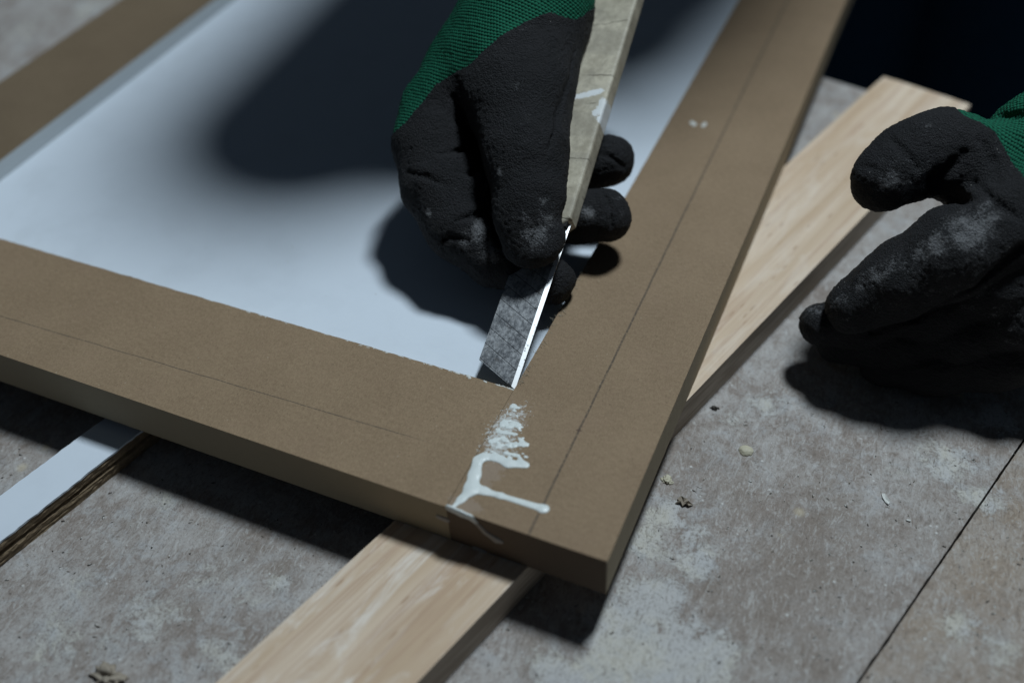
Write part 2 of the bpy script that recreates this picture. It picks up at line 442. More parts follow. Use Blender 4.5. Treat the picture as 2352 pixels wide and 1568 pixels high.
def surface(fn, lo, hi, h, margin=None):
    """sparse surface nets of fn over the box lo..hi with step h"""
    lo = np.array(lo, float); hi = np.array(hi, float)
    B = 5
    nb = np.ceil((hi - lo) / (h * B)).astype(int) + 1
    cc = np.stack(np.meshgrid(*[np.arange(n) for n in nb], indexing='ij'), -1).reshape(-1, 3)
    cp = (lo + (cc + .5) * h * B).astype(np.float32)
    cd = np.concatenate([fn(cp[i:i + 400000]) for i in range(0, len(cp), 400000)])
    act = np.abs(cd) < h * B * 1.5 + (margin or h * B * .5)
    n = nb * B
    D = np.repeat(np.repeat(np.repeat(cd.reshape(nb), B, 0), B, 1), B, 2).astype(np.float32)
    ab = cc[act]
    off = np.stack(np.meshgrid(*[np.arange(B)] * 3, indexing='ij'), -1).reshape(-1, 3)
    for i in range(0, len(ab), 6000):
        idx = (ab[i:i + 6000, None, :] * B + off[None]).reshape(-1, 3)
        D[idx[:, 0], idx[:, 1], idx[:, 2]] = fn((lo + (idx + .5) * h).astype(np.float32))
    ins = D < 0
    s = ins[:-1, :-1, :-1].astype(np.int8)
    tot = sum(ins[i:n[0] - 1 + i, j:n[1] - 1 + j, k:n[2] - 1 + k].astype(np.int8) for i in (0, 1) for j in (0, 1) for k in (0, 1))
    cell = np.argwhere((tot > 0) & (tot < 8))
    idm = -np.ones(tot.shape, np.int64); idm[cell[:, 0], cell[:, 1], cell[:, 2]] = np.arange(len(cell))
    corners = [(i, j, k) for i in (0, 1) for j in (0, 1) for k in (0, 1)]
    val = np.stack([D[cell[:, 0] + i, cell[:, 1] + j, cell[:, 2] + k] for i, j, k in corners], 1)
    acc = np.zeros((len(cell), 3)); cnt = np.zeros(len(cell))
    for a in range(8):
        for b in range(a + 1, 8):
            da = np.array(corners[b]) - np.array(corners[a])
            if np.abs(da).sum() != 1: continue
            va, vb = val[:, a], val[:, b]
            x = (va < 0) != (vb < 0)
            t = np.where(x, va / np.where(x, va - vb, 1), 0)
            p = np.array(corners[a])[None] + t[:, None] * da[None]
            acc += np.where(x[:, None], p, 0); cnt += x
    V = lo + (cell + acc / cnt[:, None] + .5) * h
    faces = []
    for ax in range(3):
        sl0 = [slice(None)] * 3; sl1 = [slice(None)] * 3
        sl0[ax] = slice(0, -1); sl1[ax] = slice(1, None)
        A = ins[tuple(sl0)]; Bm = ins[tuple(sl1)]
        e = np.argwhere(A != Bm)
        u, v = [(1, 2), (2, 0), (0, 1)][ax]
        ok = (e[:, u] > 0) & (e[:, v] > 0) & (e[:, u] < tot.shape[u]) & (e[:, v] < tot.shape[v]) & (e[:, ax] < tot.shape[ax])
        e = e[ok]
        def g(du, dv):
            q = e.copy(); q[:, u] -= du; q[:, v] -= dv
            return idm[q[:, 0], q[:, 1], q[:, 2]]
        quad = np.stack([g(1, 1), g(0, 1), g(0, 0), g(1, 0)], 1)
        fl = A[e[:, 0], e[:, 1], e[:, 2]]
        quad = np.where(fl[:, None], quad, quad[:, ::-1])
        faces.append(quad)
    F = np.concatenate(faces)
    F = F[(F >= 0).all(1)]
    return V, F

def fast_mesh(name, V, F, mat, parent=None):
    me = bpy.data.meshes.new(name)
    me.vertices.add(len(V)); me.vertices.foreach_set('co', np.asarray(V, np.float32).ravel())
    me.loops.add(F.size); me.loops.foreach_set('vertex_index', F.ravel().astype(np.int32))
    me.polygons.add(len(F)); me.polygons.foreach_set('loop_start', np.arange(0, F.size, 4, dtype=np.int32))
    me.polygons.foreach_set('use_smooth', np.ones(len(F), bool))
    me.update(calc_edges=True); me.validate()
    if mat: me.materials.append(mat)
    return link(bpy.data.objects.new(name, me), parent)

def drop_unused(V, F):
    used = np.unique(F); mp = -np.ones(len(V), int); mp[used] = np.arange(len(used))
    return V[used], mp[F], used

def hit(fn, px, py, t0=.36, t1=.52, push=0.0):
    ts_ = np.arange(t0, t1, .0004); r_ = wray(px, py)
    P = (CAM[None] + ts_[:, None] * r_[None]).astype(np.float32)
    d = fn(P); k = np.argmax(d < 0)
    return CAM + r_ * (ts_[k] - push if d[k] < 0 else .43)
def add_cuts(base, creases):
    """carve folds: each crease is a list of (px, py, radius) pixels laid on the surface of base"""
    segs = []
    for line, k, push in creases:
        pts = [(hit(base, x, y, push=push), r_) for x, y, r_ in line]
        segs += [(a, b, k) for a, b in zip(pts[:-1], pts[1:])]
    def f(P):
        d = base(P)
        for (a, ra_), (b, rb_), k in segs:
            d = -smin(-d, cap(P, a, b, ra_, rb_), k)
        return d
    return f
def roughen(V, F, amp_lo, amp_hi):
    """small displacement along vertex normals (foam texture, cloth unevenness)"""
    n = np.zeros_like(V)
    fn = np.cross(V[F[:, 2]] - V[F[:, 0]], V[F[:, 3]] - V[F[:, 1]])
    for j in range(4): np.add.at(n, F[:, j], fn)
    n /= np.maximum(np.linalg.norm(n, axis=1), 1e-12)[:, None]
    d = np.array([amp_lo * mnoise.noise(Vector(p) * 110) + amp_hi * mnoise.noise(Vector(p) * 650) + amp_hi * .7 * mnoise.noise(Vector(p) * 1300) for p in V])
    return V + n * d[:, None], n

def split_glove(name, fn, lo, hi, h, side_fn, axis_o, axis_d, dust_lights, parent, label, clabel):
    """surface -> coated part (side_fn < 0) + knit part (side_fn >= 0), the knit a touch thinner"""
    V, F = surface(fn, lo, hi, h)
    # move vertices next to the border onto it so that the border is clean
    sd = side_fn(V)
    eps = 1e-5
    grad = np.stack([(side_fn(V + np.eye(3)[i] * eps) - sd) / eps for i in range(3)], 1)
    near = np.abs(sd) < h * .55
    V2 = V.copy()
    g2 = np.maximum((grad ** 2).sum(1), 1e-9)
    V2[near] -= (grad * (sd / g2)[:, None])[near]
    sd2 = np.where(near, 0, sd)
    V2, n = roughen(V2, F, .0008, .00034)
    fs = sd2[F].sum(1)
    Fg = F[fs <= 0]; Fk = F[fs > 0]
    Vg, Fg, ug = drop_unused(V2 + n * .00022, Fg)
    Vk, Fk, uk = drop_unused(V2, Fk)
    # tuck the knit rim under the coating: keep one extra ring of faces
    g = fast_mesh(name, Vg, Fg, M['glove'], parent)
    at = g.data.attributes.new('dust_light', 'FLOAT', 'POINT')
    dv = np.zeros(len(Vg))
    for c, r, s_ in dust_lights:
        dv = np.maximum(dv, s_ * np.exp(-(((Vg - np.asarray(c)) ** 2).sum(1)) / (r * r)))
    at.data.foreach_set('value', dv.astype(np.float32))
    # the coating has a thickness of its own
    sol = g.modifiers.new('thickness', 'SOLIDIFY'); sol.thickness = .0006; sol.offset = -1; sol.use_rim = True
    k = fast_mesh('knit_cuff', Vk, Fk, M['knit'], g)
    uvl = k.data.uv_layers.new(name='UVMap')
    ad = np.asarray(axis_d, float); ad /= np.linalg.norm(ad)
    e1 = np.cross(ad, [0.3, -.2, 1]); e1 /= np.linalg.norm(e1); e2 = np.cross(ad, e1)
    q = Vk - np.asarray(axis_o)
    vv = q @ ad; uu = np.arctan2(q @ e2, q @ e1) * .030
    li = np.empty(len(k.data.loops), np.int32); k.data.loops.foreach_get('vertex_index', li)
    lu = uu[li].reshape(-1, 4); lv = vv[li].reshape(-1, 4)
    per = .030 * 2 * math.pi
    lu = np.where((lu.max(1) - lu.min(1) > per / 2)[:, None] & (lu < 0), lu + per, lu)
    uvl.data.foreach_set('uv', np.stack([lu.ravel(), lv.ravel()], 1).astype(np.float32).ravel())
    g['label'] = label; k['label'] = clabel
    return g, k

# ------------------------------------------------------------------ the frame
frame = empty('cabinet_door_frame', (0, 0, 0))
tag(frame, 'large brown fibreboard frame around a recessed white panel, lying on pale wood plank', 'door frame')
XO, YO, XL = .0598, -.0600, -.3145
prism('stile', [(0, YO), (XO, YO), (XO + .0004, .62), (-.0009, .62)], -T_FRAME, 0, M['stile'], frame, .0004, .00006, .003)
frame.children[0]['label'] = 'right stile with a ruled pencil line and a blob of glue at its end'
r = prism('rail', [(XL, YO), (-.00025, YO), (-.00025, 0), (XL, 0)], -T_FRAME, -.0001, M['rail'], frame, .0003, .0004, .0022, 3, (2,))
r['label'] = 'near rail with ragged inner edge and faint pencil line'
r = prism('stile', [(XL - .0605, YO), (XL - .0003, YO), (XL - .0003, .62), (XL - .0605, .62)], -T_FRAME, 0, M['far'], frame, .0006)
r['label'] = 'far left stile, out of focus'
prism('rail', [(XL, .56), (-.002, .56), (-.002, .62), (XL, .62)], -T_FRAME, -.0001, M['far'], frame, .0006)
panel = prism('white_panel', [(XL + .0003, .0003), (-.0003, .0003), (-.0012, .5597), (XL + .0003, .5597)], Z_PANEL - .006, Z_PANEL, M['white'], frame, 0)
# white bead along the left stile (sloping painted face, its shade put into the grey)
bm = bmesh.new()
prof = [(XL, -.0003), (XL + .0006, -.0004), (XL + .0036, Z_PANEL + .0002), (XL, Z_PANEL + .0002)]
ra = [bm.verts.new((x, .0005, z)) for x, z in prof]; rb = [bm.verts.new((x, .5595, z)) for x, z in prof]
for i in range(4): bm.faces.new((ra[i], ra[(i + 1) % 4], rb[(i + 1) % 4], rb[i]))
bm.faces.new(ra); bm.faces.new(rb[::-1])
bm_obj('painted_bead', bm, M['white_shaded'], frame)
# white paint remains on the ragged rail edge near the blade
bm = bmesh.new()
def dab(bm, x, y, z, rx, ry, rz, seed, n=9):
    c = bm.verts.new((x, y, z + rz)); ring = []; low = []
    for i in range(n):
        a = 2 * math.pi * i / n; q = 1 + .35 * math.sin(seed * 3.1 + 2 * a) + .2 * math.sin(seed + 5 * a)
        ring.append(bm.verts.new((x + rx * .7 * q * math.cos(a), y + ry * .7 * q * math.sin(a), z + rz * .7)))
        low.append(bm.verts.new((x + rx * q * math.cos(a), y + ry * q * math.sin(a), z)))
    for i in range(n):
        j = (i + 1) % n
        bm.faces.new((c, ring[i], ring[j])); bm.faces.new((ring[i], low[i], low[j], ring[j]))
for i in range(42):
    t = random.random() ** 1.8
    x = -.0005 - .15 * t
    dab(bm, x, -.0002 - random.random() * .0004, -.00018, random.uniform(.0004, .0012), random.uniform(.00015, .0004), .00025, i)
dab(bm, -.0195, -.0006, -.00018, .0012, .0009, .0004, 3)
dab(bm, -.0125, -.0005, -.00018, .0009, .0005, .0003, 5)
bm_obj('paint_remains', bm, M['flake'], frame, True)
# torn paper fibres on the stile's inner edge
bm = bmesh.new()
for i in range(150):
    y = .002 + .11 * random.random() ** 1.3
    a = random.uniform(-.9, .9) + math.pi * (random.random() < .35); L = random.uniform(.0006, .0028)
    x0 = random.uniform(-.0005, .0014); p = Vector((x0, y, .00005)); w = .00005
    q = p + Vector((math.cos(a) * L, math.sin(a) * L, random.uniform(.0001, .0008)))
    mid = (p + q) / 2 + Vector((0, 0, .0002)); s_ = Vector((-math.sin(a), math.cos(a), 0)) * w
    v = [bm.verts.new(x) for x in (p - s_, p + s_, mid - s_, mid + s_, q - s_ * .5, q + s_ * .5, p + Vector((0, 0, w)), mid + Vector((0, 0, w)), q + Vector((0, 0, w)))]
    bm.faces.new((v[0], v[2], v[7], v[6])); bm.faces.new((v[6], v[7], v[3], v[1])); bm.faces.new((v[2], v[4], v[8], v[7])); bm.faces.new((v[7], v[8], v[5], v[3]))
    bm.faces.new((v[0], v[1], v[3], v[2])); bm.faces.new((v[2], v[3], v[5], v[4]))
fo = bm_obj('torn_fibres', bm, M['fibre'], frame); fo['kind'] = 'stuff'

# glue: thick smear over the butt joint
def gp(px, py, dz=0.0): p = PZ(px, py, 0); return (p[0], p[1], p[2] + dz)
lumps = []
rr = random.Random(4)
for i in range(230):
    t = rr.random() ** .8
    y = 925 + 125 * t
    xl = 1176 - 78 * t ** 1.1; xr = 1182 + 34 * t
    # horizontal ridges left by the blade
    ridge = .5 + .5 * math.sin(y * .155 + 1.2)
    if rr.random() > .25 + .75 * ridge: continue
    x = xl + (xr - xl) * rr.random() ** .8
    lumps.append((gp(x, y), (.00018 + .00062 * rr.random() ** 1.4 * (.4 + ridge)), (.3 + .7 * rr.random())))
# scraped horizontal bars
bars = [((1158, 968), (1172, 966), 3.5), ((1140, 985), (1148, 988), 2.6), ((1150, 992), (1186, 997), 4.6), ((1138, 1008), (1160, 1004), 3), ((1168, 1022), (1186, 1016), 3.4),
        ((1140, 1028), (1158, 1022), 3), ((1160, 1040), (1190, 1046), 4), ((1128, 1036), (1140, 1040), 2.6), ((1178, 914), (1166, 945), 1.0), ((1166, 945), (1150, 978), 1.6), ((1150, 978), (1132, 1012), 1.6)]
strokes = [((1098, 1056), (1112, 1049), 9, 11), ((1112, 1049), (1135, 1050), 11, 9), ((1135, 1050), (1168, 1064), 9, 11), ((1168, 1064), (1208, 1068), 12, 9),
           ((1098, 1056), (1090, 1090), 12, 14), ((1090, 1090), (1082, 1125), 14, 16), ((1082, 1125), (1060, 1146), 13, 9), ((1060, 1146), (1038, 1166), 8, 4.5),
           ((1082, 1118), (1112, 1126), 15, 10), ((1112, 1128), (1150, 1138), 10, 7), ((1150, 1138), (1248, 1168), 7, 9.5), ((1248, 1168), (1252, 1168), 10.5, 9.5),
           ((1190, 1045), (1200, 1062), 4, 6)]
PXM = 1 / 6.3 * MM
def glue_fn(P):
    Q = P * np.array([1, 1, 3.8], np.float32)
    d = None
    for (a, b, ra_, rb_) in strokes:
        c = cap(Q, gp(*a), gp(*b), ra_ * PXM, rb_ * PXM)
        d = c if d is None else smin(d, c, .0016)
    for (a, b, r_) in bars:
        d = smin(d, cap(Q, gp(*a), gp(*b), r_ * PXM * 1.35, r_ * PXM * 1.0), .0006)
    for (p, r_, _) in lumps:
        d = smin(d, cap(Q, p, (p[0] + r_ * 1.4, p[1] + r_ * .2, p[2]), r_, r_ * .7), .0005)
    return d
c0 = PZ(1180, 905, 0); c1 = PZ(1265, 1185, 0); c2 = PZ(1030, 1175, 0)
V, F = surface(glue_fn, (c2[0] - .004, c2[1] - .003, -.0006), (c1[0] + .004, c0[1] + .003, .0022), .00022)
V += rng.normal(0, .000008, V.shape)
glue = fast_mesh('glue_smear', V, F, M['glue'], frame)
glue['label'] = 'wet white glue squeezed out over the corner joint'
# glue that ran down the front edge
bm = bmesh.new()
def run_cap(fn_pts, name, mat, h=.00025, flat=2.2):
    A = np.array([p for p, _ in fn_pts]); rr_ = max(r for _, r in fn_pts)
    def f(P):
        Q = (P - [0, YO, 0]) * np.array([1, flat, 1]) ; Q = Q.astype(np.float32)
        d = None
        for (a, ra_), (b, rb_) in zip(fn_pts[:-1], fn_pts[1:]):
            if ra_ < 0 or rb_ < 0: continue
            c = cap(Q, (a[0], 0, a[2]), (b[0], 0, b[2]), ra_, rb_)
            d = c if d is None else smin(d, c, .0006)
        return d
    V, F = surface(f, (A[:, 0].min() - rr_ * 2, YO - rr_ * 1.2, A[:, 2].min() - rr_ * 2), (A[:, 0].max() + rr_ * 2, YO + rr_, A[:, 2].max() + rr_ * 2), h)
    return fast_mesh(name, V, F, mat, frame)
def PF(px, py):  # point on the front face plane y = YO
    r_ = wray(px, py); return CAM + r_ * ((YO - CAM[1]) / r_[1])
run_cap([(PF(1032, 1166), .0016), (PF(1058, 1178), .0017), (PF(1082, 1188), .0015), (PF(1094, 1200), .0010)], 'glue_run', M['glue'])
run_cap([(PF(1092, 1198), .0010), (PF(1115, 1222), .0012), (PF(1140, 1238), .0018), (PF(1150, 1243), .0012)], 'glue_run', M['glue_thin'])
run_cap([(PF(1008, 1186), .0012), (PF(1026, 1193), .0014)], 'glue_run', M['glue_thin'])
run_cap([(PF(1092, 1259), .0014), (PF(1112, 1267), .0012)], 'glue_run', M['glue_thin'])
run_cap([(PF(1125, 1272), .0006), (PF(1138, 1277), .0007)], 'glue_run', M['glue_thin'])
# two small paint drops and a dull smear on the frame
for (px, py, r_) in ((1592, 284, .0018), (1617, 287, .0016)):
    p = PZ(px, py, 0); bm = bmesh.new(); dab(bm, p[0], p[1], 0.00003, r_, r_ * 1.2, .0003, px); bm_obj('paint_drop', bm, M['flake'], frame, True)

# ------------------------------------------------------------------ supports
pa, pb = PZ(895, 1205, -T_FRAME), PZ(2030, 175, -T_FRAME)
pe = PZ(2230, 240, -T_FRAME); pc = PZ(1175, 1340, -T_FRAME)
dl = (pb - pa)[:2]; dl /= np.linalg.norm(dl); dr = (pe - pc)[:2]; dr /= np.linalg.norm(dr)
A = pa[:2] - dl * .16; Bq = pc[:2] - dr * .16
plank = prism('wooden_plank', [tuple(A), tuple(Bq), tuple(pe[:2]), tuple(pb[:2])], Z_TABLE, -T_FRAME - .00005, M['wood'], None, .0006, .00005, .01)
tag(plank, 'long pale wooden plank lying diagonally on the worktable under the brown frame', 'plank')
ZS = -.0255
a = PZ(0, 1138, ZS)[:2]; b = PZ(238, 962, ZS)[:2]; c = PZ(0, 1243, ZS)[:2]; d = PZ(322, 992, ZS)[:2]
u1 = (b - a) / np.linalg.norm(b - a); u2 = (d - c) / np.linalg.norm(d - c)
strip = empty('laminated_strip', (float(c[0]), float(c[1]), Z_TABLE))
tag(strip, 'narrow white faced chipboard strip with rough brown broken edge, under the frame at left', 'board strip')
def local(o, off):
    o.location = (-off[0], -off[1], -off[2]); return o
off = strip.location.copy()
poly = [tuple(a - u1 * .1), tuple(c - u2 * .1), tuple(c + u2 * .30), tuple(a + u1 * .30)]
local(prism('white_face', poly, ZS - .0009, ZS, M['white'], strip, .0002, .0005, .002, 11), off)
# core: ragged layered side
bm = bmesh.new()
LN = 260; HN = 14
st = c - u2 * .1; ln = .40; nrm = np.array([u2[1], -u2[0]])
grid = []
for i in range(LN + 1):
    p = st + u2 * ln * i / LN; rowv = []
    for j in range(HN + 1):
        z = Z_TABLE + (ZS - .0009 - Z_TABLE) * j / HN
        prof_ = -.0011 if j in (7, 8) else 0
        dn = prof_ - .0003 + .0006 * mnoise.noise(Vector((i * .10, j * .9, 1))) + .0004 * mnoise.noise(Vector((i * .5, j * 1.7, 4)))
        q = p + nrm * dn
        rowv.append(bm.verts.new((q[0], q[1], z)))
    grid.append(rowv)
back = []
for i in range(LN + 1):
    t = ln * i / LN - .1
    p = a + u1 * t
    back.append((bm.verts.new((p[0] + .0004, p[1], ZS - .0009)), bm.verts.new((p[0] + .0004, p[1], Z_TABLE))))
for i in range(LN):
    for j in range(HN):
        bm.faces.new((grid[i][j], grid[i + 1][j], grid[i + 1][j + 1], grid[i][j + 1]))
    bm.faces.new((grid[i][HN], grid[i + 1][HN], back[i + 1][0], back[i][0]))
    bm.faces.new((back[i][0], back[i + 1][0], back[i + 1][1], back[i][1]))
local(bm_obj('chipboard_core', bm, M['chip'], strip), off)

# ------------------------------------------------------------------ worktable
table = empty('worktable', (0.0, .1, -.78))
tag(table, 'paint stained grey brown worktable made of two butted boards', 'table')
e0 = PZ(1880, 175, Z_TABLE)[:2]; e1_ = PZ(2000, 212, Z_TABLE)[:2]
ed = (e1_ - e0) / np.linalg.norm(e1_ - e0); ey = np.array([-ed[1], ed[0]])
s0 = PZ(1970, 1568, Z_TABLE)[:2]; s1 = PZ(2352, 1010, Z_TABLE)[:2]
sd_ = (s1 - s0) / np.linalg.norm(s1 - s0)
def tpix(px, py): return PZ(px, py, Z_TABLE)[:2]
pl_spots = [(1440, 1500, 26, 1.), (1560, 1520, 22, .9), (1500, 1380, 16, .9), (1400, 1420, 14, .8), (1640, 1500, 14, .8), (1480, 1240, 12, .8), (1530, 1180, 10, .85), (1600, 1290, 12, .8), (1590, 1220, 9, .7),
            (1300, 1560, 16, .9), (1770, 930, 12, .65), (1680, 960, 9, .6), (2180, 1060, 16, .75), (2290, 960, 10, .9), (2260, 1150, 12, .7), (2060, 1090, 10, .45),
            (520, 1500, 22, .55), (700, 1480, 12, .5), (340, 1420, 22, .6), (480, 1330, 12, .55), (120, 1480, 18, .6), (200, 1340, 12, .55), (380, 1150, 12, .6), (560, 1380, 10, .5),
            (2200, 1430, 10, .7), (2300, 1500, 14, .6), (2160, 1530, 8, .5), (640, 1340, 6, .9), (100, 1080, 14, .4), (2330, 1270, 6, .5), (60, 60, 40, .5), (200, 20, 20, .7)]
br_spots = [(1850, 1300, 26, 1.), (1750, 1400, 18, 1.), (1900, 1180, 18, .9), (1700, 1130, 12, .8), (1620, 1350, 10, .9), (1850, 1500, 22, .9), (2250, 1300, 26, .9), (2130, 1450, 18, .9), (2340, 1180, 12, .9),
            (560, 1260, 12, .9), (650, 1300, 8, .9), (480, 1200, 8, .6), (300, 1200, 8, .5), (420, 1400, 8, .5), (200, 1500, 8, .5), (1600, 1040, 12, .6), (2160, 900, 10, .5), (1240, 1530, 7, .8), (1230, 1480, 6, .9), (2280, 1030, 7, .7)]
def board_part(label, o, du, dv, nu, nv, edge_lo):
    """grid board; o corner, du/dv 2D vectors"""
    U = np.linspace(0, 1, nu); Vv = np.linspace(0, 1, nv)
    uu, vv = np.meshgrid(U, Vv, indexing='ij')
    Pp = o[None, None] + uu[..., None] * du + vv[..., None] * dv
    jag = np.array([.00035 * mnoise.noise(Vector((k * .35, 3 + du[0] * 9, 0))) + .00045 * max(0, mnoise.noise(Vector((k * .11, 9 + du[0] * 9, 0)))) for k in range(nv)])
    Pp[0, :, :] += (du / np.linalg.norm(du))[None] * np.abs(jag)[:, None]
    X = Pp.reshape(-1, 2)
    verts = np.column_stack([X, np.full(len(X), Z_TABLE)])
    idx = np.arange(nu * nv).reshape(nu, nv)
    F = np.stack([idx[:-1, :-1], idx[1:, :-1], idx[1:, 1:], idx[:-1, 1:]], -1).reshape(-1, 4)
    nb = len(verts)
    loop = list(idx[:, 0]) + list(idx[-1, 1:]) + list(idx[-2::-1, -1]) + list(idx[0, -2:0:-1])
    low = verts[loop].copy(); low[:, 2] -= .018
    verts = np.vstack([verts, low])
    L = len(loop)
    side = np.array([[loop[i], nb + i, nb + (i + 1) % L, loop[(i + 1) % L]] for i in range(L)])
    if np.cross(du, dv) < 0: F = F[:, ::-1]; side = side[:, ::-1]
    verts[:, 2] -= 0
    ob = fast_mesh('board', verts - np.array([0, .1, -.78]), np.vstack([F, side]), M['table'], table)
    ob.data.polygons.foreach_set('use_smooth', [False] * len(ob.data.polygons))
    ob['label'] = label
    XY = verts[:, :2]
    for nm, spots in (('plaster', pl_spots), ('brown', br_spots), ('tan', [])):
        val = np.zeros(len(XY))
        for (px, py, r_, s_) in spots:
            cpt = tpix(px, py); q = XY - cpt
            w = 1 + .35 * np.sin(3 * np.arctan2(q[:, 1], q[:, 0]) + px)
            val = np.maximum(val, s_ * np.exp(-((q ** 2).sum(1)) / ((r_ * MM) ** 2 * w)))
        if nm == 'tan': val = val + (1.0 if edge_lo else 0.0)
        if nm == 'brown': val = np.maximum(val, edge_lo)
        at = ob.data.attributes.new(nm, 'FLOAT', 'POINT'); at.data.foreach_set('value', val.astype(np.float32))
    return ob
# seam line meets the back edge
Amat = np.array([[sd_[0], -ed[0]], [sd_[1], -ed[1]]]); ts = np.linalg.solve(Amat, e0 - s0)
k0 = s0 + sd_ * ts[0]
gap = .00035
nrm_s = np.array([sd_[1], -sd_[0]])
left_o = k0 - ed * gap * 1.0
board_part('mottled grey board under the frame', left_o, -ed * .80, -sd_ * .62, 220, 420, 0)
board_part('browner board beyond the seam at right', k0 + ed * gap - np.array([0, 0]), ed * .45, -sd_ * .62, 120, 420, .55)
for sx in (-.62, .55):
    for sy in (-.35, .28):
        p = np.array([.05, .0]) + ed * sx + np.array([0, sy])
        q = .03
        prism('leg', [(p[0] - q, p[1] - q - .1), (p[0] + q, p[1] - q - .1), (p[0] + q, p[1] + q - .1), (p[0] - q, p[1] + q - .1)], 0.0, .78 + Z_TABLE - .018, M['leg'], table, .002)
bm = bmesh.new(); bmesh.ops.create_grid(bm, x_segments=1, y_segments=1, size=4)
fl = bm_obj('floor', bm, M['floor']); fl.location = (0, 0, -.78); fl['kind'] = 'structure'

# debris on the table
def blob(name, px, py, r_, hz, mat, label, cat, seed, group=None, spiky=.25, z=Z_TABLE):
    p = PZ(px, py, z); bm = bmesh.new()
    bmesh.ops.create_icosphere(bm, subdivisions=4, radius=1)
    for v in bm.verts:
        q = v.co.copy(); k = 1 + spiky * 1.6 * mnoise.noise(q * 1.3 + Vector((seed, 0, 0))) + spiky * mnoise.noise(q * 3.1 + Vector((0, seed, 0)))
        v.co = Vector((q.x * r_[0] * k, q.y * r_[1] * k, max(q.z, -.15) * hz * k))
    o = bm_obj(name, bm, mat, None, True); o.location = (p[0], p[1], z + hz * .1)
    tag(o, label, cat, group); return o
blob('dried_glue_drop', 1713, 1036, (.0030, .0026), .0016, M['dry_glue'], 'round cream dried glue drop on the board, right of the plank', 'glue drop', 1, spiky=.08)
blob('glue_crumb', 1531, 1103, (.0021, .0018), .0013, M['dry_glue'], 'small pale crumb of dried glue beside the frame corner side', 'crumb', 2, spiky=.5)
def flake(name, px, py, pts, mat, label, cat, thick=.00025, curl=.0005):
    p = PZ(px, py, Z_TABLE); bm = bmesh.new()
    n = len(pts)
    cxm = sum(x for x, _ in pts) / n; cym = sum(y for _, y in pts) / n
    t = [bm.verts.new((x * MM, y * MM, .0003 + thick + curl * ((i * 37) % 5) / 4)) for i, (x, y) in enumerate(pts)]
    b_ = [bm.verts.new((x * MM, y * MM, .0002 + curl * ((i * 37) % 5) / 4)) for i, (x, y) in enumerate(pts)]
    ct = bm.verts.new((cxm * MM, cym * MM, .0003 + thick)); cb = bm.verts.new((cxm * MM, cym * MM, .0002))
    for i in range(n):
        j = (i + 1) % n
        bm.faces.new((t[i], t[j], ct)); bm.faces.new((b_[j], b_[i], cb)); bm.faces.new((t[i], b_[i], b_[j], t[j]))
    o = bm_obj(name, bm, mat); o.location = (p[0], p[1], Z_TABLE); tag(o, label, cat); return o
flake('paint_flake', 2032, 1147, [(-1.6, 2.2), (-.4, 2.4), (.8, .6), (2.0, -1.2), (1.6, -2.4), (.4, -1.4), (-1.0, .2)], M['flake'], 'thin white paint flake on the board left of the seam', 'flake', .0002, .0006)
flake('torn_film', 1572, 1156, [(-3.2, .8), (-2.2, 2.2), (-.8, 1.2), (.4, 2.0), (1.4, .6), (3.4, .2), (2.0, -1.2), (1.0, -.6), (-.2, -2.0), (-1.4, -.8), (-3.4, -1.6), (-2.2, -.2)], M['crumb'], 'crumpled grey scrap of glue film near the frame corner', 'scrap', .0003, .0016)
flake('paint_flake', 2086, 1196, [(-.9, .3), (.9, .4), (.7, -.3), (-.6, -.3)], M['flake'], 'tiny white paint chip beyond the bigger flake', 'flake', .0002, .0003)
blob('plaster_clump', 247, 1553, (.0048, .0032), .0030, M['crumb'], 'crumbly brown white clump of debris at the lower left', 'debris', 4, spiky=.75)
blob('dark_crumb', 1641, 938, (.0016, .0011), .0010, M['dark_crumb'], 'black crumb at the foot of the plank side', 'crumb', 5, spiky=.4)
# loose specks: many tiny grains
bm = bmesh.new(); rr = random.Random(12)
for i in range(620):
    px = rr.uniform(-50, 2400); py = rr.uniform(880, 1600)
    p = PZ(px, py, Z_TABLE); L = rr.uniform(.0002, .0011); w = rr.uniform(.0001, .0004); a_ = rr.uniform(0, 6.28)
    m_ = bmesh.ops.create_icosphere(bm, subdivisions=1, radius=1)
    for v in m_['verts']:
        x, y, z = v.co.x * L, v.co.y * w, v.co.z * w * .8 * (1 + .4 * math.sin(v.co.x * 9 + i))
        v.co = Vector((p[0] + x * math.cos(a_) - y * math.sin(a_), p[1] + x * math.sin(a_) + y * math.cos(a_), Z_TABLE + w * .4 + z))
    for f in {f for v in m_['verts'] for f in v.link_faces}: f.material_index = 0 if rr.random() < .6 else (1 if rr.random() < .5 else 2)
grains = bm_obj('grit', bm, M['dark_crumb']); grains.data.materials.append(M['crumb']); grains.data.materials.append(M['flake'])
tag(grains, 'scattered dark and pale grit and fibres strewn over the worktable', 'grit', kind='stuff')

